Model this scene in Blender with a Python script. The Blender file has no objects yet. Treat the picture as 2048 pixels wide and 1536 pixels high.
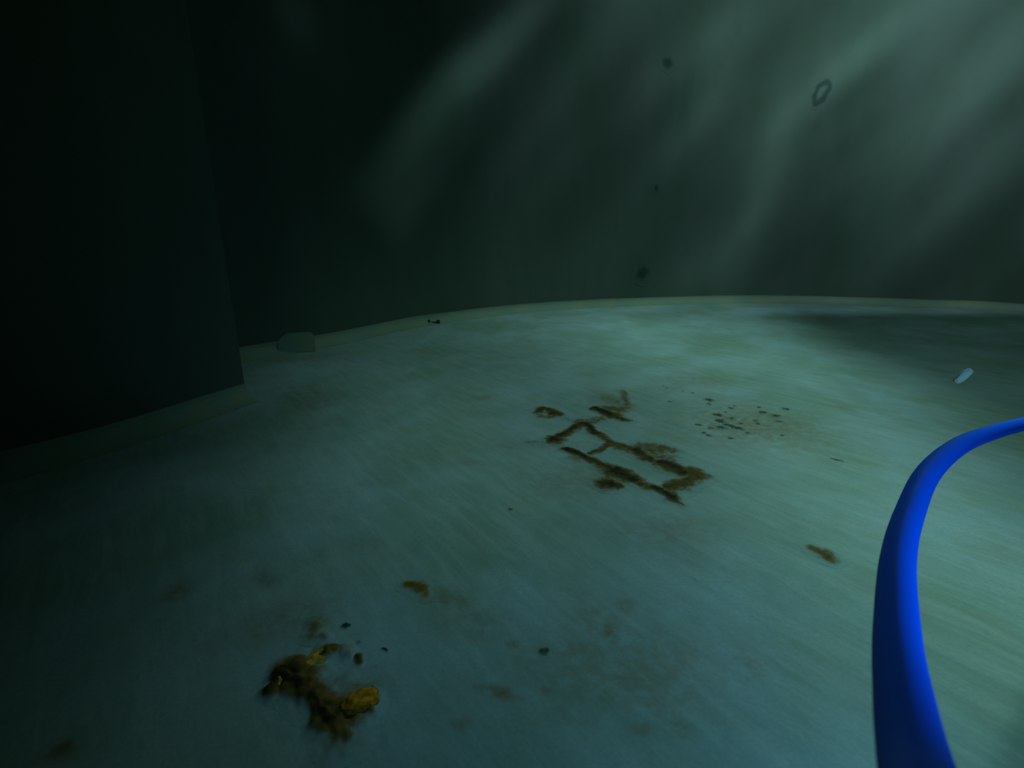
import bpy, bmesh, math, random
from mathutils import Vector, noise

S = bpy.context.scene
COL = S.collection
W, H, F = 2048.0, 1536.0, 1024.0
CAM_H = 0.60
PITCH = math.radians(16.5)

# ------------------------------------------------------------------ camera
cam_d = bpy.data.cameras.new('camera'); cam = bpy.data.objects.new('camera', cam_d); COL.objects.link(cam)
cam_d.sensor_width = 36.0; cam_d.lens = 36.0 * F / W
cam_d.clip_start = 0.01; cam_d.clip_end = 100
cam.location = (0, 0, CAM_H)
cam.rotation_euler = (math.pi / 2 - PITCH, 0, 0)
cam_d.dof.use_dof = True
cam_d.dof.focus_distance = 0.75
cam_d.dof.aperture_fstop = cam_d.lens / 2.2
S.camera = cam
S.view_settings.view_transform = 'Standard'
S.view_settings.look = 'None'
S.view_settings.exposure = 0.0
S.view_settings.gamma = 1.0
S.view_settings.use_curve_mapping = False


class NT:
    """small helper that writes node maths"""
    def __init__(s, tree):
        s.t = tree; s.n = tree.nodes; s.l = tree.links
    def new(s, kind, **kw):
        n = s.n.new(kind)
        for k, v in kw.items(): setattr(n, k, v)
        return n
    def put(s, sock, v):
        if isinstance(v, bpy.types.NodeSocket): s.l.new(v, sock)
        else: sock.default_value = v
    def m(s, op, a, b=None, c=None, clamp=False):
        n = s.new('ShaderNodeMath', operation=op, use_clamp=clamp)
        s.put(n.inputs[0], a)
        if b is not None: s.put(n.inputs[1], b)
        if c is not None: s.put(n.inputs[2], c)
        return n.outputs[0]
    def smooth(s, x, a, b, lo=0.0, hi=1.0):
        n = s.new('ShaderNodeMapRange', interpolation_type='SMOOTHSTEP')
        s.put(n.inputs[0], x)
        n.inputs[1].default_value = a; n.inputs[2].default_value = b
        n.inputs[3].default_value = lo; n.inputs[4].default_value = hi
        return n.outputs[0]
    def sep(s, v):
        n = s.new('ShaderNodeSeparateXYZ'); s.l.new(v, n.inputs[0]); return n.outputs
    def comb(s, x, y, z=0.0):
        n = s.new('ShaderNodeCombineXYZ')
        s.put(n.inputs[0], x); s.put(n.inputs[1], y); s.put(n.inputs[2], z); return n.outputs[0]
    def noise(s, vec, scale, detail=3.0, rough=0.5, dist=0.0):
        n = s.new('ShaderNodeTexNoise')
        s.l.new(vec, n.inputs['Vector'])
        n.inputs['Scale'].default_value = scale; n.inputs['Detail'].default_value = detail
        n.inputs['Roughness'].default_value = rough; n.inputs['Distortion'].default_value = dist
        return n.outputs['Fac']
    def mapping(s, vec, rot=(0, 0, 0), scale=(1, 1, 1), loc=(0, 0, 0)):
        # turn first, then stretch
        a = s.new('ShaderNodeMapping'); s.l.new(vec, a.inputs[0]); a.inputs['Rotation'].default_value = rot
        n = s.new('ShaderNodeMapping'); s.l.new(a.outputs[0], n.inputs[0])
        n.inputs['Location'].default_value = loc; n.inputs['Scale'].default_value = scale
        return n.outputs[0]
    def mix(s, f, a, b):
        n = s.new('ShaderNodeMix', data_type='RGBA'); s.put(n.inputs[0], f)
        for i, v in ((6, a), (7, b)):
            if isinstance(v, tuple) and len(v) == 3: v = v + (1,)
            s.put(n.inputs[i], v)
        return n.outputs[2]
    def gauss(s, x, y, cx, cy, rx, ry, ang=0.0):
        """soft elliptical spot of height one"""
        ca, sa = math.cos(ang), math.sin(ang)
        dx = s.m('SUBTRACT', x, cx); dy = s.m('SUBTRACT', y, cy)
        a = s.m('ADD', s.m('MULTIPLY', dx, ca / rx), s.m('MULTIPLY', dy, sa / rx))
        b = s.m('ADD', s.m('MULTIPLY', dx, -sa / ry), s.m('MULTIPLY', dy, ca / ry))
        q = s.m('ADD', s.m('MULTIPLY', a, a), s.m('MULTIPLY', b, b))
        return s.m('EXPONENT', s.m('MULTIPLY', q, -1.0))


# ------------------------------------------------------------------ water (world) and lamps
wd = bpy.data.worlds.new('tank_water'); S.world = wd; wd.use_nodes = True
wt = wd.node_tree; wt.nodes.clear(); w = NT(wt)
bg = w.new('ShaderNodeBackground'); bg.inputs[0].default_value = (0.10, 0.55, 0.26, 1); bg.inputs[1].default_value = 0.015
wo = w.new('ShaderNodeOutputWorld'); wt.links.new(bg.outputs[0], wo.inputs[0])


def lamp(name, kind, loc, energy, color, size=0.1, target=None, cone=None, blend=1.0):
    d = bpy.data.lights.new(name, kind); o = bpy.data.objects.new(name, d); COL.objects.link(o)
    o.location = loc; d.energy = energy; d.color = color
    if kind in ('SPOT', 'POINT'): d.shadow_soft_size = size
    if kind == 'AREA': d.size = size
    if kind == 'SPOT': d.spot_size = math.radians(cone); d.spot_blend = blend
    if target: o.rotation_euler = (Vector(target) - Vector(loc)).to_track_quat('-Z', 'Y').to_euler()
    return o


# daylight that falls through the rippled water of the roof hatch onto the floor
KL = (1.9, 3.2, 3.6)
key = lamp('hatch_daylight', 'SPOT', KL, 325, (0.46, 1.0, 0.88), size=0.35, cone=150, blend=0.3)
key.data.use_nodes = True
k = NT(key.data.node_tree)
em = [n for n in k.n if n.type == 'EMISSION'][0]
geo = k.new('ShaderNodeNewGeometry'); o3 = k.sep(geo.outputs['Normal'])
fx = k.m('SUBTRACT', KL[0], k.m('MULTIPLY', k.m('DIVIDE', o3[0], o3[2]), KL[2]))
fy = k.m('SUBTRACT', KL[1], k.m('MULTIPLY', k.m('DIVIDE', o3[1], o3[2]), KL[2]))
flo = k.comb(fx, fy)
def slant(y0):     # how far the light travels to each point of the floor from a hatch at that depth of the tank
    a = k.m('SUBTRACT', fx, KL[0]); b_ = k.m('SUBTRACT', fy, y0)
    return k.m('POWER', k.m('ADD', k.m('ADD', k.m('MULTIPLY', a, a), k.m('MULTIPLY', b_, b_)), KL[2] ** 2), 1.5)
evenness = k.m('DIVIDE', slant(KL[1]), slant(0.6))
rip = k.noise(k.mapping(flo, rot=(0, 0, 0.5), scale=(1.0, 0.55, 1)), 1.9, 3.5, 0.5, 0.4)
wob = k.noise(flo, 0.8, 2.0)
edge = k.m('ADD', k.m('SUBTRACT', fx, k.m('MULTIPLY', k.m('SUBTRACT', fy, 1.6), 0.24)), k.m('MULTIPLY', k.m('SUBTRACT', wob, 0.5), 0.3))
right = k.smooth(edge, 1.24, 1.62, 1.0, 0.18)
diag = k.m('ADD', fx, k.m('MULTIPLY', fy, .5))
left = k.m('ADD', k.m('MULTIPLY', k.smooth(diag, -.75, .9), .30), k.m('MULTIPLY', k.smooth(diag, .0, 2.6), .66))
far = k.smooth(fy, 0.4, 2.6, 1.0, 1.30)
pat = k.m('MULTIPLY', k.m('MULTIPLY', right, k.m('MULTIPLY', left, evenness)), k.m('MULTIPLY', far, k.smooth(rip, 0.25, 0.75, 0.62, 1.4)))
key_nodes = (k, em, fx, fy, pat)   # joined below, once the outline of the tank is known

# second shaft of the same daylight, crossing the water towards the far wall in streaks
WL = (2.6, 0.2, 3.4); WY = 4.6
wl = lamp('wall_daylight', 'SPOT', WL, 620, (0.56, 1.0, 1.08), size=0.12, target=(1.8, WY, 1.6), cone=120, blend=0.6)
wl.data.use_nodes = True
k = NT(wl.data.node_tree)
em = [n for n in k.n if n.type == 'EMISSION'][0]
geo = k.new('ShaderNodeNewGeometry'); o3 = k.sep(geo.outputs['Normal'])
D = WY - WL[1]
wx = k.m('ADD', WL[0], k.m('MULTIPLY', k.m('DIVIDE', o3[0], o3[1]), D))
wz = k.m('ADD', WL[2], k.m('MULTIPLY', k.m('DIVIDE', o3[2], o3[1]), D))
BANDS = []   # filled in below once the wall is known
wall_nodes = (k, em, wx, wz)

# lamp of the inspection vehicle beside the tether
lamp('vehicle_lamp', 'SPOT', (0.44, -0.13, 0.53), 8.5, (0.10, 0.58, 1.0), size=0.03, target=(0.36, 0.40, 0.38), cone=100, blend=1.0)


# ------------------------------------------------------------------ geometry helpers
def ray(px, py):
    x = (px - W / 2) / F; y = -(py - H / 2) / F
    c, s_ = math.cos(PITCH), math.sin(PITCH)
    return Vector((x, c + y * s_, -s_ + y * c))

def at(px, py, z=0.0):
    d = ray(px, py); t = (z - CAM_H) / d.z
    return Vector((0, 0, CAM_H)) + d * t

def catmull(pts, n):
    out = []
    P = [pts[0] * 2 - pts[1]] + list(pts) + [pts[-1] * 2 - pts[-2]]
    for i in range(1, len(P) - 2):
        a, b, c, d = P[i - 1], P[i], P[i + 1], P[i + 2]
        for j in range(n):
            t = j / n
            out.append(0.5 * ((2 * b) + (c - a) * t + (2 * a - 5 * b + 4 * c - d) * t * t + (3 * b - a - 3 * c + d) * t ** 3))
    out.append(P[-2]); return out

def link(name, bm, mat, parent=None, smooth=True):
    me = bpy.data.meshes.new(name); bm.normal_update(); bm.to_mesh(me); bm.free()
    if smooth:
        for p in me.polygons: p.use_smooth = True
    if mat: me.materials.append(mat)
    o = bpy.data.objects.new(name, me); COL.objects.link(o)
    if parent: o.parent = parent
    return o

def tag(o, label, cat, group=None, kind=None):
    o['label'] = label; o['category'] = cat
    if group: o['group'] = group
    if kind: o['kind'] = kind
    return o

def structure(o, label=None, cat=None):
    o['kind'] = 'structure'
    if label: o['label'] = label
    if cat: o['category'] = cat
    return o

def material(name):
    m = bpy.data.materials.new(name); m.use_nodes = True
    b = m.node_tree.nodes['Principled BSDF']
    return m, NT(m.node_tree), b


# ------------------------------------------------------------------ materials
# faint stains that lie in the floor's coating: pixel, half sizes in metres, turn, strength, colour kind
STAINS = [
    (970, 795, .05, .03, 0.3, .35), (1220, 1265, .022, .030, 0.2, .6), (1190, 1245, .05, .05, 0, .35), (1155, 1300, .035, .02, 0.4, .5),
    (1250, 1210, .02, .02, 0, .4), (1000, 1385, .032, .012, -.3, .65), (1090, 1378, .014, .010, 0, .6),
    (920, 1450, .014, .012, 0, .55), (1350, 1455, .025, .015, 0, .45), (1283, 1457, .018, .014, 0, .4),
    (127, 1495, .018, .016, 0, .7), (350, 1185, .025, .03, 0, .5), (530, 1160, .035, .018, -.6, .45),
    (1025, 1290, .012, .012, 0, .5), (950, 925, .05, .02, 0, .25), (1490, 1320, .02, .05, .2, .3),
    (1240, 1345, .18, .10, 0, .35), (900, 1200, .05, .025, 0, .4), (960, 1250, .06, .04, 0, .35), (730, 1090, .05, .03, 0, .2),
    (1330, 1060, .12, .08, 0, .3), (560, 1240, .10, .05, .5, .35), (630, 1255, .018, .035, 0, .7), (715, 1375, .05, .03, 0, .4),
    (1100, 890, .16, .05, 0, .3), (1150, 960, .12, .10, 0, .3), (1500, 850, .24, .20, 0, .55), (1390, 760, .2, .10, 0, .3),
    (1230, 800, .07, .12, 0, .3), (1690, 815, .03, .04, 0, .3), (620, 800, .12, .10, 0, .35), (640, 715, .3, .12, 0, .3),
]

def floor_colour(t):
    """coated tank floor with silt, scuffs and soft clouds, laid out in metres"""
    geo = t.new('ShaderNodeNewGeometry'); pos = geo.outputs['Position']
    x, y, z = t.sep(pos)
    p = t.comb(x, y, 0.0)
    cloud = t.noise(t.mapping(p, rot=(0, 0, .4), scale=(1, .7, 1)), 2.6, 5.0, .55, .3)
    patch = t.noise(p, 7.5, 5.0, .6, .4)
    streak = t.noise(t.mapping(p, rot=(0, 0, 0.93), scale=(1.0, 7.0, 1)), 5.0, 6.0, .62, .6)
    streak2 = t.noise(t.mapping(p, rot=(0, 0, 0.93), scale=(1.0, 3.2, 1)), 22, 5.0, .65, .6)
    grain = t.noise(p, 160.0, 2.0, .5)
    c = t.mix(t.smooth(cloud, .3, .7), (0.205, 0.265, 0.215), (0.32, 0.385, 0.42))
    c = t.mix(t.smooth(patch, .42, .75, 0, .55), c, (0.25, 0.26, 0.19))
    c = t.mix(t.smooth(streak, .38, .72, 0, .30), c, (0.47, 0.48, 0.46))
    c = t.mix(t.smooth(streak2, .50, .72, 0, .24), c, (0.19, 0.22, 0.20))
    c = t.mix(t.smooth(grain, .3, .7, 0, .14), c, (0.12, 0.14, 0.13))
    acc = None
    wob = t.noise(p, 38.0, 4.0, .65)
    for (px, py, rx, ry, an, st) in STAINS:
        q = at(px, py)
        g = t.m('MULTIPLY', t.gauss(x, y, q.x, q.y, rx, ry, an), st)
        acc = g if acc is None else t.m('MAXIMUM', acc, g)
    acc = t.m('MULTIPLY', acc, t.smooth(wob, .30, .62, .25, 1.25), clamp=True)
    c = t.mix(acc, c, (0.20, 0.105, 0.022))
    return c, p

floor_mat, t, b = material('coated_floor')
c, p = floor_colour(t)
t.l.new(c, b.inputs['Base Color']); b.inputs['Roughness'].default_value = 0.75
b.inputs['Specular IOR Level'].default_value = 0.15
bu = t.new('ShaderNodeBump'); bu.inputs['Strength'].default_value = 0.25; bu.inputs['Distance'].default_value = 0.006
t.l.new(t.noise(p, 24.0, 5.0, .6), bu.inputs['Height']); t.l.new(bu.outputs[0], b.inputs['Normal'])

def crust_material(name, dark, mid, scale=60.0, gain=1.35, lo=.40, hi=.92):
    """rust crust that thins out into the bare floor at its rim (thickness is stored on the mesh)"""
    m, t, b = material(name)
    c, p = floor_colour(t)
    at_ = t.new('ShaderNodeAttribute', attribute_name='thick'); th = at_.outputs['Fac']
    n = t.noise(t.new('ShaderNodeNewGeometry').outputs['Position'], scale, 5.0, .65)
    th2 = t.m('ADD', th, t.m('MULTIPLY', t.m('MULTIPLY', t.m('SUBTRACT', n, .5), 0.9), t.smooth(th, 0.02, .35)))
    f = t.smooth(t.m('MULTIPLY', th2, gain), 0.04, .72)
    rc = t.mix(t.smooth(th2, lo, hi), mid, dark)
    rc = t.mix(t.smooth(t.noise(p, scale * .5, 3.0), .5, .7, 0, .5), rc, (0.16, 0.085, 0.018))
    t.l.new(t.mix(f, c, rc), b.inputs['Base Color'])
    b.inputs['Roughness'].default_value = .85; b.inputs['Specular IOR Level'].default_value = .1
    return m

rust = crust_material('dark_rust', (0.022, 0.017, 0.008), (0.14, 0.078, 0.020))
lump_rust = crust_material('lump_rust', (0.022, 0.015, 0.006), (0.20, 0.095, 0.018), lo=.52, hi=1.0)
flake_crust = crust_material('flake_crust', (0.012, 0.035, 0.036), (0.07, 0.085, 0.06), 90)
brown = crust_material('brown_rust', (0.10, 0.045, 0.007), (0.21, 0.095, 0.014), 80)
ochre_lump, t, b = material('ochre_nodule')
n = t.noise(t.new('ShaderNodeNewGeometry').outputs['Position'], 90, 4, .6)
t.l.new(t.mix(t.smooth(n, .35, .65), (0.78, 0.38, 0.045), (0.36, 0.17, 0.03)), b.inputs['Base Color']); b.inputs['Roughness'].default_value = .85
b.inputs['Specular IOR Level'].default_value = .1
orange_lump, t, b = material('orange_nodule')
n = t.noise(t.new('ShaderNodeNewGeometry').outputs['Position'], 90, 4, .6)
t.l.new(t.mix(t.smooth(n, .35, .65), (0.85, 0.27, 0.015), (0.38, 0.12, 0.01)), b.inputs['Base Color']); b.inputs['Roughness'].default_value = .85
b.inputs['Specular IOR Level'].default_value = .1

def wall_colour(t):
    pos = t.new('ShaderNodeNewGeometry').outputs['Position']
    v1 = t.noise(t.mapping(pos, scale=(1, 1, .35)), 1.6, 4, .55, .3)
    v2 = t.noise(t.mapping(pos, scale=(1, 1, .5)), 9, 5, .6)
    c = t.mix(t.smooth(v1, .3, .7), (0.070, 0.095, 0.068), (0.100, 0.115, 0.095))
    return t.mix(t.smooth(v2, .5, .75, 0, .25), c, (0.075, 0.075, 0.05)), pos
wall_mat, t, b = material('tank_wall')
c, pos = wall_colour(t)
t.l.new(c, b.inputs['Base Color']); b.inputs['Roughness'].default_value = .8; b.inputs['Specular IOR Level'].default_value = .1

trim_mat, t, b = material('sealed_cove')
pos = t.new('ShaderNodeNewGeometry').outputs['Position']
v2 = t.noise(pos, 6, 5, .6)
c = t.mix(t.smooth(v2, .35, .7), (0.20, 0.24, 0.19), (0.26, 0.26, 0.17))
t.l.new(c, b.inputs['Base Color']); b.inputs['Roughness'].default_value = .75; b.inputs['Specular IOR Level'].default_value = .15

hose_mat, t, b = material('blue_sheath')
n = t.noise(t.new('ShaderNodeNewGeometry').outputs['Position'], 60, 3)
t.l.new(t.mix(n, (0.001, 0.100, 0.92), (0.001, 0.115, 0.92)), b.inputs['Base Color'])
b.inputs['Roughness'].default_value = .6; b.inputs['Specular IOR Level'].default_value = .08

def plain(name, a, b2, scale=40, rough=.7):
    m, t, b = material(name)
    n = t.noise(t.new('ShaderNodeNewGeometry').outputs['Position'], scale, 3)
    t.l.new(t.mix(t.smooth(n, .35, .65), a, b2), b.inputs['Base Color']); b.inputs['Roughness'].default_value = rough
    b.inputs['Specular IOR Level'].default_value = .1
    return m
fleck_mat = plain('dark_flake', (0.012, 0.035, 0.038), (0.045, 0.05, 0.035), 120)
bolt_mat = plain('blackened_steel', (0.01, 0.02, 0.015), (0.03, 0.035, 0.03), 80)
pale_mat = plain('pale_flake', (0.95, 0.50, 0.34), (0.80, 0.50, 0.42), 55)
spot_mat, t, b = material('wall_spot')
c, pos = wall_colour(t)
th = t.new('ShaderNodeAttribute', attribute_name='thick').outputs['Fac']
t.l.new(t.mix(t.smooth(th, .05, .9, 0, .75), c, (0.02, 0.035, 0.03)), b.inputs['Base Color'])
b.inputs['Roughness'].default_value = .85; b.inputs['Specular IOR Level'].default_value = .1

# ------------------------------------------------------------------ room shell
COVE = 0.06
back_px = [(479, 695), (560, 682), (640, 670), (737, 649), (860, 629), (1000, 612), (1130, 602), (1300, 595), (1500, 591), (1700, 594), (1880, 600), (2048, 608)]
bp = [at(x, y, COVE) for x, y in back_px]
for v in bp: v.z = 0
d0 = (bp[0] - bp[2]).normalized()
d1 = Vector((0.80, -0.60, 0)).normalized()
bp = [bp[0] + d0 * 1.3 + Vector((-.1, -.5, 0)), bp[0] + d0 * .6 + Vector((0, -.1, 0))] + bp[::2] + [bp[-1]] + [bp[-1] + d1 * .9, bp[-1] + d1 * 1.7 + Vector((.1, -.6, 0))]
back_line = catmull(bp, 10)
left_px = [(-420, 990), (-200, 950), (0, 904), (137, 870), (273, 832), (376, 800), (489, 767)]
lp = [at(x, y, COVE) for x, y in left_px]
for v in lp: v.z = 0
left_line = catmull([lp[0] + Vector((-.25, -1.0, 0)), lp[0], lp[2], lp[4], lp[6]], 10)
WALL_H = 4.4

def outward(line, i):
    a = line[max(i - 1, 0)]; b_ = line[min(i + 1, len(line) - 1)]
    d = (b_ - a).normalized(); return Vector((-d.y, d.x, 0))    # away from the camera side

def make_wall(name, line, thick, label):
    bm = bmesh.new(); rows = []
    for i, p in enumerate(line):
        n = outward(line, i); q = p + n * thick
        rows.append([bm.verts.new((p.x, p.y, 0)), bm.verts.new((p.x, p.y, WALL_H)), bm.verts.new((q.x, q.y, WALL_H)), bm.verts.new((q.x, q.y, 0))])
    for a, b_ in zip(rows, rows[1:]):
        for j in range(4):
            bm.faces.new((a[j], a[(j + 1) % 4], b_[(j + 1) % 4], b_[j]))
    bm.faces.new(rows[0]); bm.faces.new(rows[-1])
    bmesh.ops.recalc_face_normals(bm, faces=bm.faces)
    o = link(name, bm, wall_mat, smooth=False)
    return structure(o, label, 'wall')

def make_cove(name, line, label):
    """a sealant fillet that rises from the floor into the wall, closed at both ends"""
    bm = bmesh.new(); rows = []
    for i, p in enumerate(line):
        n = outward(line, i)
        prof = []
        for j in range(7):
            a = math.pi / 2 * j / 6
            off = 0.075 * (1 - math.sin(a)); z = COVE * (1 - math.cos(a))
            q = p - n * off
            wv = 0.004 * noise.noise(Vector((p.x * 3, p.y * 3, j)))
            prof.append(bm.verts.new((q.x, q.y, z + wv * z / COVE)))
        prof.append(bm.verts.new((p.x, p.y, 0)))
        rows.append(prof)
    for a, b_ in zip(rows, rows[1:]):
        for j in range(len(a)):
            jn = (j + 1) % len(a)
            bm.faces.new((a[j], a[jn], b_[jn], b_[j]))
    bm.faces.new(rows[0]); bm.faces.new(rows[-1])
    bmesh.ops.recalc_face_normals(bm, faces=bm.faces)
    o = link(name, bm, trim_mat, smooth=False)
    return structure(o, label, 'cove')

make_wall('wall_back', back_line, .05, 'curved dark green tank wall behind the rusty floor')
make_wall('wall_left', left_line, .03, 'nearly black wall panel on the left that ends before the back wall')
make_cove('trim_1', back_line, 'pale sealed cove at the foot of the back wall')
make_cove('trim_2', left_line, 'dull olive cove at the foot of the left wall panel')

bm = bmesh.new()
N = 60
vs = [[bm.verts.new((-4.2 + 11.4 * i / N, -1.6 + 7.6 * j / N, 0)) for j in range(N + 1)] for i in range(N + 1)]
for i in range(N):
    for j in range(N):
        bm.faces.new((vs[i][j], vs[i + 1][j], vs[i + 1][j + 1], vs[i][j + 1]))
structure(link('floor', bm, floor_mat), 'blue-grey coated tank floor with rust marks', 'floor')

# the floor daylight stops at the round wall: circle through the wall's foot
A_, B_, C_ = back_line[20], back_line[len(back_line) // 2], back_line[-22]
def circle(a, b_, c_):
    d = 2 * (a.x * (b_.y - c_.y) + b_.x * (c_.y - a.y) + c_.x * (a.y - b_.y))
    ux = ((a.x**2 + a.y**2) * (b_.y - c_.y) + (b_.x**2 + b_.y**2) * (c_.y - a.y) + (c_.x**2 + c_.y**2) * (a.y - b_.y)) / d
    uy = ((a.x**2 + a.y**2) * (c_.x - b_.x) + (b_.x**2 + b_.y**2) * (a.x - c_.x) + (c_.x**2 + c_.y**2) * (b_.x - a.x)) / d
    return ux, uy, math.hypot(a.x - ux, a.y - uy)
CX, CY, CR = circle(A_, B_, C_)
k, em, fx, fy, pat = key_nodes
dx = k.m('SUBTRACT', fx, CX); dy = k.m('SUBTRACT', fy, CY)
rad = k.m('SQRT', k.m('ADD', k.m('MULTIPLY', dx, dx), k.m('MULTIPLY', dy, dy)))
# brighter and dimmer pools where the ripples gather the light: floor point, radii in metres, turn, gain
for (px_, py_, rx_, ry_, an_, gn_) in [(850, 900, .34, .60, .5, .95), (300, 1180, .3, .25, 0, -.3), (990, 1180, .22, .24, .4, .65), (1960, 1180, .28, .55, -.2, 1.2), (1720, 1000, .25, .35, .2, .15),
        (640, 1260, .20, .20, 0, .35), (1150, 640, .8, .9, 0, .35), (520, 740, .5, .5, 0, .9), (1250, 1370, .22, .20, 0, -.75), (1450, 1010, .18, .22, 0, -.42), (420, 1470, .2, .2, 0, -.3), (1800, 1480, .2, .2, 0, .6), (950, 720, .35, .35, 0, -.2),
        (330, 1330, .15, .2, 0, -.25), (640, 930, .25, .3, 0, .5), (800, 1450, .2, .15, 0, .3), (1150, 820, .25, .3, 0, -.15)]:
    q_ = at(px_, py_)
    pat = k.m('MULTIPLY', pat, k.m('ADD', 1.0, k.m('MULTIPLY', k.gauss(fx, fy, q_.x, q_.y, rx_, ry_, an_), gn_)))
k.l.new(k.m('MULTIPLY', pat, k.smooth(rad, CR + .05, CR + .45, 1.0, 0.03)), em.inputs['Strength'])

# ------------------------------------------------------------------ streaks of the wall light
def wall_hit(px, py):
    """the point of the back wall seen at a pixel"""
    d = ray(px, py); best = None
    for a, b_ in zip(back_line, back_line[1:]):
        e = b_ - a; den = d.x * e.y - d.y * e.x
        if abs(den) < 1e-9: continue
        t_ = (a.x * e.y - a.y * e.x) / den
        s_ = (a.x * d.y - a.y * d.x) / den
        if t_ > 0 and -1e-6 <= s_ <= 1 + 1e-6 and (best is None or t_ < best): best = t_
    if best is None: return None
    return Vector((0, 0, CAM_H)) + d * best

def to_plane(p):
    f = (WY - WL[1]) / (p.y - WL[1])
    return WL[0] + (p.x - WL[0]) * f, WL[2] + (p.z - WL[2]) * f

k, em, wx, wz = wall_nodes
STREAKS = [  # end points on the wall as seen in the photograph, half width in metres, strength
    ((1850, 0), (1600, 205), .12, .95), ((1620, 200), (1500, 330), .14, .50), ((1560, 320), (1450, 560), .13, .30), ((1740, 5), (1560, 170), .11, .35),
    ((1480, 20), (1330, 130), .16, .30), ((1440, 190), (1330, 330), .12, .20), ((1075, 5), (960, 130), .075, .62), ((980, 110), (890, 180), .10, .45),
    ((900, 170), (800, 300), .09, .30), ((830, 270), (620, 520), .08, .18), ((1000, 140), (780, 420), .22, .14), ((860, 340), (700, 560), .10, .10),
    ((1330, 580), (1470, 500), .20, .16), ((2010, 60), (1780, 380), .42, .50), ((1990, 330), (1800, 500), .22, .22), ((1270, 40), (1000, 330), .18, .22),
    ((1180, 250), (1050, 420), .12, .14), ((600, 5), (590, 60), .14, .22),
]
acc = None
for (a, b_, hw, st) in STREAKS:
    A = to_plane(wall_hit(*a)); B = to_plane(wall_hit(*b_))
    ang = math.atan2(B[1] - A[1], B[0] - A[0]); ln = math.hypot(B[0] - A[0], B[1] - A[1])
    g = k.m('MULTIPLY', k.gauss(wx, wz, (A[0] + B[0]) / 2, (A[1] + B[1]) / 2, ln * .62, hw, ang), st)
    acc = g if acc is None else k.m('ADD', acc, g)
wn = k.noise(k.mapping(k.comb(wx, wz), rot=(0, 0, -0.85), scale=(.45, 1.7, 1)), 1.4, 3.5, .55, .3)
base = k.m('MULTIPLY', k.smooth(wx, -1.5, 3.2, .02, 0.8), k.smooth(wz, 0.0, 3.0, .42, 1.1))
base = k.m('MULTIPLY', base, k.smooth(wn, .3, .7, .75, 1.25))
cut = k.smooth(wz, -.75, -.5)
k.l.new(k.m('MULTIPLY', k.m('ADD', base, k.m('MULTIPLY', acc, k.smooth(wn, .25, .7, .6, 1.3))), cut), em.inputs['Strength'])


# ------------------------------------------------------------------ rust crusts
def crust(name, strokes, mat, step, height, margin=.035, seed=0, cut=0.035, soft=0.7, warp=1.0, wide=1.0, fine=0.0):
    """strokes: list of (points in pixels of the floor, radius in metres, thickness 0..1); built as a relief over the floor"""
    segs = []
    for pts, r, h in strokes:
        q = [at(*p_) for p_ in pts]
        r = [v * wide for v in r] if isinstance(r, (list, tuple)) else r * wide
        rr = r if isinstance(r, (list, tuple)) else [r] * len(q)
        if len(q) == 1: segs.append((q[0], q[0], rr[0], rr[0], h))
        for i in range(len(q) - 1): segs.append((q[i], q[i + 1], rr[i], rr[i + 1], h))
    x0 = min(min(s_[0].x - s_[2], s_[1].x - s_[3]) for s_ in segs) - margin; x1 = max(max(s_[0].x + s_[2], s_[1].x + s_[3]) for s_ in segs) + margin
    y0 = min(min(s_[0].y - s_[2], s_[1].y - s_[3]) for s_ in segs) - margin; y1 = max(max(s_[0].y + s_[2], s_[1].y + s_[3]) for s_ in segs) + margin
    nx = int((x1 - x0) / step) + 1; ny = int((y1 - y0) / step) + 1
    def field(x, y):
        n1 = noise.noise(Vector((x * 22 + seed, y * 22, 1.3))); n2 = noise.noise(Vector((x * 22, y * 22 + seed, 7.1)))
        m1 = noise.noise(Vector((x * 70 + seed, y * 70, 1.3))); m2 = noise.noise(Vector((x * 70, y * 70 + seed, 7.1)))
        px = x + warp * (.010 * n1 + .004 * m1); py = y + warp * (.010 * n2 + .004 * m2)
        if fine: px += fine * noise.noise(Vector((x * 130, y * 130, seed))); py += fine * noise.noise(Vector((x * 130, y * 130, seed + 5)))
        best = 0.0
        for a, b_, ra, rb, h in segs:
            ex, ey = b_.x - a.x, b_.y - a.y; L = ex * ex + ey * ey
            t_ = 0 if L == 0 else max(0, min(1, ((px - a.x) * ex + (py - a.y) * ey) / L))
            r = ra + (rb - ra) * t_
            dd = math.hypot(px - a.x - ex * t_, py - a.y - ey * t_) / r
            if dd < 1.9:
                v = h * math.exp(-(dd * dd) * (1.0 / (soft * 2)) ** 1.0)
                best = max(best, v)
        return best
    vals = [[field(x0 + i * step, y0 + j * step) for j in range(ny)] for i in range(nx)]
    bm = bmesh.new(); lay = bm.verts.layers.float.new('thick'); idx = {}
    def vert(i, j):
        if (i, j) not in idx:
            x, y = x0 + i * step, y0 + j * step; v = vals[i][j]
            rough = 1 + .5 * noise.noise(Vector((x * 90, y * 90, seed)))
            e = max(0.0, v - cut)
            q = bm.verts.new((x, y, 0.0002 + height * (e ** 0.8) * rough)); q[lay] = e; idx[(i, j)] = q
        return idx[(i, j)]
    for i in range(nx - 1):
        for j in range(ny - 1):
            if max(vals[i][j], vals[i + 1][j], vals[i][j + 1], vals[i + 1][j + 1]) > cut:
                bm.faces.new((vert(i, j), vert(i + 1, j), vert(i + 1, j + 1), vert(i, j + 1)))
    cx = (x0 + x1) / 2; cy = (y0 + y1) / 2
    for v in bm.verts: v.co.x -= cx; v.co.y -= cy
    o = link(name, bm, mat); o.location = (cx, cy, 0)
    return o

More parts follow.
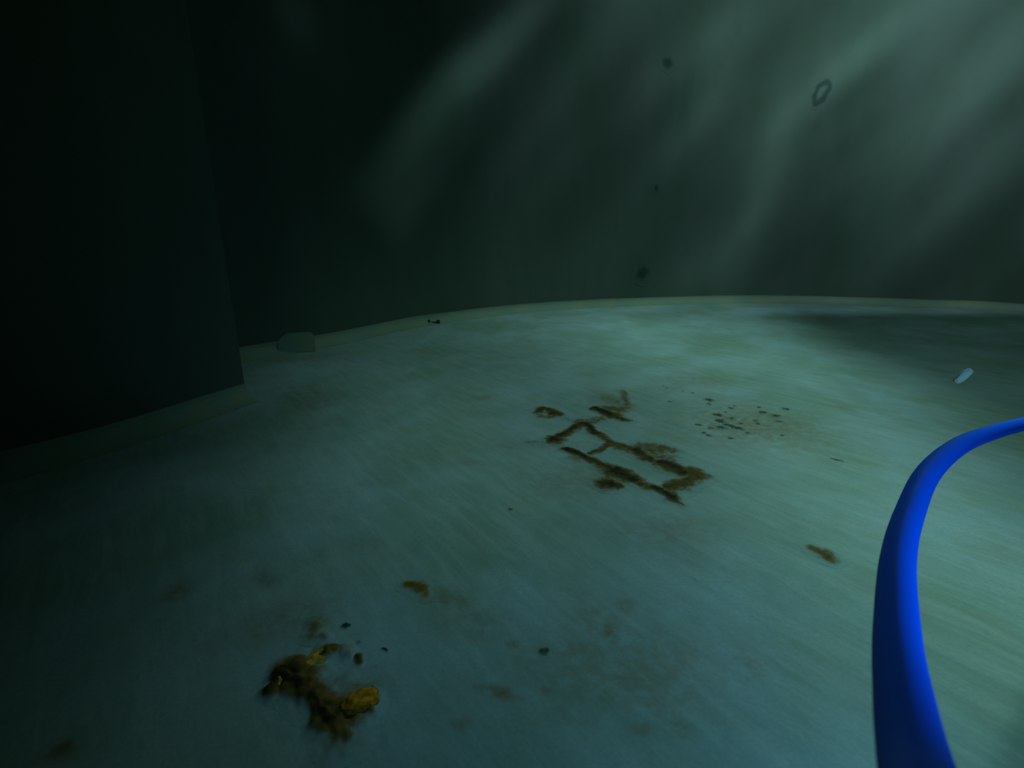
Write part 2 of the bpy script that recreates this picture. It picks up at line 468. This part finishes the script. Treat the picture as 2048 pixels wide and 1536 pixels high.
ladder = crust('rust_crust', [
    ([(1111, 880)], .022, 1.0),
    ([(1120, 874), (1145, 860), (1167, 848)], .015, .85),
    ([(1160, 842), (1180, 845), (1200, 838)], .022, .42),
    ([(1167, 849), (1180, 858), (1196, 868)], [.016, .013, .012], .95),
    ([(1196, 868), (1218, 885)], .013, .62),
    ([(1218, 885), (1245, 896), (1272, 903)], [.014, .022, .020], .62),
    ([(1272, 902), (1292, 918), (1302, 925)], [.018, .018, .010], .80),
    ([(1285, 895), (1310, 900), (1332, 900)], [.03, .045, .03], .50),
    ([(1300, 912), (1330, 918)], .03, .45),
    ([(1320, 926), (1340, 932), (1364, 944)], [.018, .022, .020], 1.0),
    ([(1364, 944), (1386, 947), (1400, 954)], [.022, .026, .020], .72),
    ([(1392, 957), (1366, 966), (1350, 975)], [.022, .018, .020], .66),
    ([(1352, 973), (1338, 978)], .014, .75),
    ([(1350, 975), (1346, 990)], .013, .5),
    ([(1134, 899), (1152, 906), (1172, 915)], [.010, .014, .013], 1.0),
    ([(1172, 915), (1193, 923)], .011, .85),
    ([(1190, 921), (1210, 934), (1228, 943)], [.014, .020, .024], .72),
    ([(1226, 943), (1243, 951), (1262, 961)], [.021, .025, .019], 1.0),
    ([(1262, 960), (1285, 969), (1310, 981)], [.018, .014, .015], .66),
    ([(1308, 979), (1326, 986), (1345, 996)], [.012, .014, .013], .95),
    ([(1345, 996), (1366, 1009)], [.012, .007], .62),
    ([(1219, 888), (1202, 898), (1186, 908)], [.013, .013, .009], .60),
    ([(1210, 971), (1217, 970), (1233, 973)], [.017, .020, .010], .85),
    ([(1219, 962), (1222, 950)], .015, .42),
    ([(1146, 917), (1163, 920)], .018, .36),
], rust, .0035, .006, seed=3.7, wide=1.2, warp=1.25, fine=.004)
tag(ladder, 'large ladder-shaped dark brown rust crust in the middle of the floor', 'rust')

upper = crust('rust_crust', [
    ([(1190, 817), (1208, 825), (1228, 832)], [.014, .016, .022], .95),
    ([(1228, 833), (1255, 842)], [.020, .012], .72),
    ([(1215, 818), (1238, 820)], .03, .5),
    ([(1212, 796), (1235, 806), (1250, 812)], .04, .30),
    ([(1247, 782), (1250, 798), (1254, 816)], [.010, .014, .014], .42),
], rust, .004, .005, seed=9.1, wide=1.25, fine=.004)
tag(upper, 'smaller smeared brown rust crust just behind the ladder-shaped one', 'rust')

ring = crust('rust_crust', [
    ([(1076, 824), (1086, 817), (1100, 821), (1112, 829)], [.014, .016, .020, .018], .72),
    ([(1112, 830), (1096, 836), (1082, 833), (1076, 825)], .014, .45),
    ([(1116, 834), (1140, 840), (1160, 845)], .022, .26),
], rust, .004, .004, seed=5.3, wide=1.25)
tag(ring, 'small ring-shaped brown rust mark left of the larger crusts', 'rust')

tail = crust('rust_crust', [
    ([(1054, 886), (1066, 885), (1082, 884), (1100, 879)], [.010, .011, .007, .006], .34),
], rust, .004, .003, seed=6.3)
tag(tail, 'thin faint brown rust streak pointing left from the ladder-shaped crust', 'rust')

# C-shaped lump
hook_root = bpy.data.objects.new('rust_deposit', None); COL.objects.link(hook_root)
c0 = at(640, 1385); hook_root.location = c0
tag(hook_root, 'C-shaped lump of dark rust with yellow and orange nodules near the bottom left', 'rust')
body = crust('crust', [
    ([(640, 1316), (655, 1304), (668, 1299)], [.010, .013, .010], .62),
    ([(653, 1308), (654, 1311)], .006, 1.0),
    ([(668, 1299), (685, 1296), (697, 1308)], [.012, .012, .010], .34),
    ([(568, 1346), (588, 1338), (600, 1350)], [.009, .018, .020], .95),
    ([(572, 1352), (585, 1366), (604, 1374)], [.012, .018, .018], 1.0),
    ([(598, 1340), (616, 1352), (622, 1372)], [.014, .020, .016], .72),
    ([(604, 1374), (622, 1396), (636, 1420)], [.016, .015, .011], .9),
    ([(618, 1378), (636, 1392), (655, 1410)], [.020, .024, .022], .60),
    ([(634, 1418), (648, 1438), (664, 1448)], [.010, .014, .014], 1.0),
    ([(655, 1420), (680, 1434), (700, 1432)], [.018, .024, .022], .82),
    ([(700, 1430), (722, 1418), (740, 1403)], [.020, .018, .012], .70),
    ([(715, 1398), (735, 1394), (746, 1404), (744, 1418)], .006, .95),
    ([(547, 1381), (552, 1374), (560, 1364)], [.010, .009, .008], .92),
    ([(552, 1378), (575, 1374)], .008, .6),
    ([(672, 1452), (684, 1468), (700, 1474)], [.014, .015, .010], .58),
    ([(692, 1468)], .028, .30),
    ([(626, 1248), (628, 1275), (648, 1280)], [.014, .012, .010], .30),
    ([(690, 1360), (672, 1374)], .014, .22),
    ([(650, 1380), (662, 1390)], .014, .4),
], lump_rust, .0022, .013, seed=1.9, soft=.48, wide=1.12, warp=.8)
body.parent = hook_root; body.location = body.location - hook_root.location

def nodule(name, px, py, sx, sy, sz, ang, mat, parent, z=0.010, seed=0):
    bm = bmesh.new(); bmesh.ops.create_icosphere(bm, subdivisions=4, radius=1)
    for v in bm.verts:
        n = noise.noise(v.co * 2.2 + Vector((seed, 0, 0))); n2 = noise.noise(v.co * 6 + Vector((0, seed, 0)))
        v.co *= 1 + .22 * n + .08 * n2
        v.co.x *= sx; v.co.y *= sy; v.co.z = v.co.z * sz
    o = link(name, bm, mat); q = at(px, py)
    o.location = (q.x, q.y, z); o.rotation_euler = (0, 0, ang)
    if parent: o.parent = parent; o.location = Vector((q.x, q.y, z)) - parent.location
    return o
a = nodule('nodule', 633, 1321, .026, .014, .009, .85, ochre_lump, hook_root, .001, 1); a['label'] = 'yellow ochre rust nodule'
a = nodule('nodule', 722, 1413, .024, .016, .011, .70, orange_lump, hook_root, .0085, 4); a['label'] = 'orange rust nodule'
a = nodule('nodule', 564, 1369, .010, .009, .008, .4, ochre_lump, hook_root, .003, 7); a['label'] = 'small yellow-brown rust nodule'

blob = crust('rust_patch', [
    ([(820, 1170), (832, 1172), (840, 1178)], [.009, .011, .010], .62),
    ([(840, 1178), (848, 1190)], [.010, .007], .42),
    ([(850, 1180), (890, 1182)], .014, .15),
], brown, .003, .005, seed=2.2, warp=.5, wide=1.35)
tag(blob, 'small orange-brown rust patch alone, up and right of the C-shaped lump', 'rust')
oval = crust('rust_patch', [
    ([(1628, 1098), (1645, 1108), (1662, 1119)], [.010, .015, .011], .62),
    ([(1608, 1090), (1628, 1100)], .006, .2),
], rust, .003, .004, seed=8.2, warp=.5, wide=1.25)
tag(oval, 'oval olive-brown rust patch beside the blue hose', 'rust')
dot = crust('rust_patch', [([(724, 1318), (725, 1328)], [.007, .006], .85), ([(722, 1284)], .006, .3), ([(712, 1330)], .008, .22)], rust, .0022, .004, seed=4.4)
tag(dot, 'tiny dark rust dot just above the open mouth of the C-shaped lump', 'rust')

# ------------------------------------------------------------------ dark flakes
random.seed(11)
def flake(px, py, sx, sy, ang, seed, label, strong=.8):
    # a thin soft-rimmed flake, long side turned by ang
    q = at(px, py); big = max(sx, sy); sm = min(sx, sy)
    an = ang if sx >= sy else math.pi / 2
    h = Vector((math.cos(an), math.sin(an), 0)) * (big - sm)
    back = lambda v: (W / 2 + F * v.x / (v.y * math.cos(PITCH) + CAM_H * math.sin(PITCH)), H / 2 - F * (v.y * math.sin(PITCH) - CAM_H * math.cos(PITCH)) / (v.y * math.cos(PITCH) + CAM_H * math.sin(PITCH)))
    o = crust('debris_flake', [([back(q - h), back(q), back(q + h)], [sm * .6, sm, sm * .8], strong)], flake_crust, max(.0015, sm * .22), .0015, margin=.02, seed=seed * 1.7, warp=.35, fine=sm * .9)
    tag(o, label, 'flake', 'dark flakes strewn over the floor'); return o
CL = 'tiny dark flake in the scatter of specks right of the ladder-shaped rust crust'
flake(1436, 830, .020, .012, -.9, 1, 'largest black flake, pointed, at the left edge of the speck scatter')
flake(1441, 843, .013, .020, 0, 2, 'dark upright flake touching the foot of the largest black flake')
flake(1442, 855, .013, .014, 0, 3, 'dark round flake lowest in the column of three below the largest black one')
flake(1419, 800, .014, .017, 0, 4, 'blue-black flake highest at the left of the speck scatter')
flake(1463, 837, .011, .009, 0, 5, 'small black flake just right of the largest black flake')
flake(1551, 832, .014, .012, -.6, 6, 'black flake at the right end of the speck scatter')
flake(1526, 825, .017, .012, -.6, 7, 'dark flake up and left of the one at the scatter\'s right end')
flake(1458, 851, .024, .010, -.6, 8, 'long dark flake slanting down right from the column of three')
flake(1473, 856, .022, .010, -.6, 9, 'long brown-black flake at the lower right end of the long slanting one')
for i, (x, y, s1, s2) in enumerate([(1386, 786, .008, .005), (1417, 808, .010, .006), (1461, 816, .012, .007), (1510, 841, .010, .006), (1516, 847, .009, .006),
        (1557, 843, .010, .009), (1572, 818, .010, .010), (1398, 850, .011, .005), (1421, 856, .010, .007), (1407, 866, .010, .006), (1417, 871, .010, .006),
        (1340, 803, .009, .006), (1332, 776, .006, .004), (1366, 782, .005, .003), (1328, 772, .005, .004), (1494, 866, .008, .006), (1564, 871, .010, .005),
        (1460, 876, .009, .006), (1519, 815, .008, .006), (1470, 812, .007, .005), (1481, 847, .010, .005), (1450, 824, .006, .004)]):
    flake(x, y, s1, s2, random.uniform(-1, 0), 20 + i, CL)
for (x, y, s1, s2, lab) in [(771, 1300, .008, .003, 'thin dark curved flake to the right of the C-shaped rust lump'),
        (1020, 1018, .006, .004, 'lone tiny dark speck below and left of the ladder-shaped rust crust'),
        (1088, 1302, .006, .008, 'small dark speck low in the middle of the floor, above two rust smears'),
        (746, 1379, .008, .006, 'small greenish-black speck right of the orange nodule of the C-shaped lump'),
        (1672, 920, .016, .004, 'thin dark sliver on the bright floor between rust crusts and hose'),
        (691, 1251, .005, .005, 'tiny dark speck above the C-shaped rust lump')]:
    flake(x, y, s1, s2, -.6, int(x), lab)

# ------------------------------------------------------------------ pale tab standing in front of the cove
q0 = at(556, 709); q1 = at(632, 703)
ax = (q1 - q0); L_ = ax.length; hh, tt, rr = .112, .045, .03
bm = bmesh.new(); prof = [(-L_ / 2, 0), (L_ / 2, 0)]
for cx_, a0 in ((L_ / 2 - rr, 0), (-L_ / 2 + rr, 90)):
    for i in range(7):
        a_ = math.radians(a0 + 15 * i); prof.append((cx_ + rr * math.cos(a_), hh - rr + rr * math.sin(a_)))
f0 = [bm.verts.new((x_, 0, z_)) for x_, z_ in prof]; f1 = [bm.verts.new((x_, tt, z_)) for x_, z_ in prof]
bm.faces.new(f0); bm.faces.new(f1[::-1])
for i in range(len(prof)): bm.faces.new((f0[i], f1[i], f1[(i + 1) % len(prof)], f0[(i + 1) % len(prof)]))
bmesh.ops.recalc_face_normals(bm, faces=bm.faces)
bmesh.ops.bevel(bm, geom=[e for e in bm.edges if abs(e.verts[0].co.y - e.verts[1].co.y) < 1e-6], offset=.003, segments=2, affect='EDGES')
o = link('plate', bm, trim_mat, smooth=False); o.location = (q0 + q1) / 2; o.rotation_euler = (-.50, 0, math.atan2(ax.y, ax.x))
tag(o, 'small pale rounded plate standing at the wall foot near the dark left panel', 'plate')

# ------------------------------------------------------------------ small dark bolt by the wall foot
def tube(bm, pts, radii, seg=24, cap=True):
    rings = []; n = len(pts)
    prev = None
    for i, p_ in enumerate(pts):
        d = (pts[min(i + 1, n - 1)] - pts[max(i - 1, 0)]).normalized()
        if prev is None:
            up = Vector((0, 0, 1)) if abs(d.z) < .9 else Vector((1, 0, 0))
            u = d.cross(up).normalized()
        else: u = (prev - d * prev.dot(d)).normalized()
        prev = u; v = d.cross(u)
        rings.append([bm.verts.new(p_ + (u * math.cos(2 * math.pi * j / seg) + v * math.sin(2 * math.pi * j / seg)) * radii[i]) for j in range(seg)])
    for a, b_ in zip(rings, rings[1:]):
        for j in range(seg): bm.faces.new((a[j], a[(j + 1) % seg], b_[(j + 1) % seg], b_[j]))
    if cap: bm.faces.new(rings[0][::-1]); bm.faces.new(rings[-1])
P0 = at(858, 648); P1 = at(880, 647)
root = bpy.data.objects.new('bolt', None); COL.objects.link(root); root.location = ((P0 + P1) / 2)
tag(root, 'small dark bolt lying flat near the foot of the back wall', 'bolt')
ax = (P1 - P0); ln = ax.length
bm = bmesh.new(); hl = ln / 2
tube(bm, [Vector((-hl + .006, 0, .0085)), Vector((hl, 0, .0085))], [.0065, .0065], 16)
s = link('shank', bm, bolt_mat, root)
bm = bmesh.new(); tube(bm, [Vector((-hl - .006, 0, .0145)), Vector((-hl + .008, 0, .0145))], [.0155, .0155], 6)
hd = link('head', bm, bolt_mat, root, smooth=False)
bm = bmesh.new(); tube(bm, [Vector((hl - .022, 0, .0125)), Vector((hl - .002, 0, .0125))], [.0135, .0135], 6)
nu = link('nut', bm, bolt_mat, root, smooth=False)
root.rotation_euler = (0, 0, math.atan2(ax.y, ax.x))

# ------------------------------------------------------------------ blue hose
R_H = 0.010
HP = [(1960, 1900, 330), (1915, 1760, 235), (1868, 1640, 170), (1833, 1536, 133), (1808, 1400, 104), (1794, 1263, 80), (1796, 1120, 60), (1818, 1030, 50), (1857, 946, 42),
      (1915, 894, 35), (1975, 868, 30), (2048, 848, 26), (2150, 826, 22.5), (2290, 806, 20), (2470, 800, 18)]
pts = []
for (x, y, wd_) in HP:
    d = ray(x, y); depth = F * 2 * R_H / wd_
    pts.append(Vector((0, 0, CAM_H)) + d * depth)
line = catmull(pts, 14)
bm = bmesh.new(); tube(bm, line, [R_H] * len(line), 40)
tag(link('hose', bm, hose_mat), 'bright blue hose curving through the water at the right', 'hose')

# ------------------------------------------------------------------ drifting pale flake
q = Vector((0, 0, CAM_H)) + ray(1926, 752) * .55
bm = bmesh.new(); bmesh.ops.create_icosphere(bm, subdivisions=4, radius=1)
for v in bm.verts:
    n = noise.noise(v.co * 1.7 + Vector((3, 0, 0)))
    v.co *= 1 + .18 * n
    v.co.x *= .0145 * (1 - .25 * abs(v.co.x)); v.co.y *= .0035; v.co.z *= .0048
o = link('drifting_flake', bm, pale_mat); o.location = q; o.rotation_euler = (0, math.radians(-44), 0)
tag(o, 'small pale oblong flake drifting in the water above the blue hose', 'flake')

# ------------------------------------------------------------------ dark spots on the back wall
def wall_frame(px, py):
    p_ = wall_hit(px, py); best = min(range(len(back_line)), key=lambda i: (back_line[i].xy - p_.xy).length)
    n = outward(back_line, best); return p_, -n
def wall_spot(px, py, pts, r, label):
    p_, n = wall_frame(px, py)
    u = Vector((-n.y, n.x, 0))
    if u.x < 0: u = -u
    line_ = catmull([Vector((a_, c_, 0)) for a_, c_ in pts], 5) if len(pts) > 1 else [Vector((0, 0, 0))]
    ext = max(abs(c_) for q in line_ for c_ in q) + r * 2.2
    bm = bmesh.new(); lay = bm.verts.layers.float.new('thick'); n_ = 44; g = {}
    for i in range(n_ + 1):
        for j in range(n_ + 1):
            x, y = -ext + 2 * ext * i / n_, -ext + 2 * ext * j / n_
            wv = Vector((noise.noise(Vector((x * 18, y * 18, px))), noise.noise(Vector((x * 18, y * 18, px + 9))), 0)) * r * .6
            dd = min((Vector((x, y, 0)) + wv - q).length for q in line_) / r
            g[i, j] = (x, y, math.exp(-dd * dd * .8))
    vv = {}
    def vert(i, j):
        if (i, j) not in vv:
            x, y, h = g[i, j]
            q = bm.verts.new(u * x + Vector((0, 0, y)) + n * (.0003 + .003 * max(0, h - .05))); q[lay] = h; vv[i, j] = q
        return vv[i, j]
    for i in range(n_):
        for j in range(n_):
            if max(g[i, j][2], g[i + 1, j][2], g[i, j + 1][2], g[i + 1, j + 1][2]) > .05:
                bm.faces.new((vert(i, j), vert(i + 1, j), vert(i + 1, j + 1), vert(i, j + 1)))
    o = link('wall_spot', bm, spot_mat); o.location = p_ + n * .0015
    tag(o, label, 'spot'); return o
wall_spot(1643, 188, [(.045, .065), (.02, .085), (-.03, .05), (-.05, -.01), (-.035, -.07), (0, -.05), (.03, .0), (.05, .05)], .020, 'dark hook-shaped spot high on the right of the back wall')
wall_spot(1285, 546, [(0, 0)], .055, 'round dark spot low on the back wall just above the floor')
wall_spot(1335, 126, [(0, 0)], .036, 'small dark spot high on the back wall, left of the hook-shaped one')
wall_spot(1312, 376, [(0, 0)], .024, 'faintest tiny dark spot halfway up the back wall')
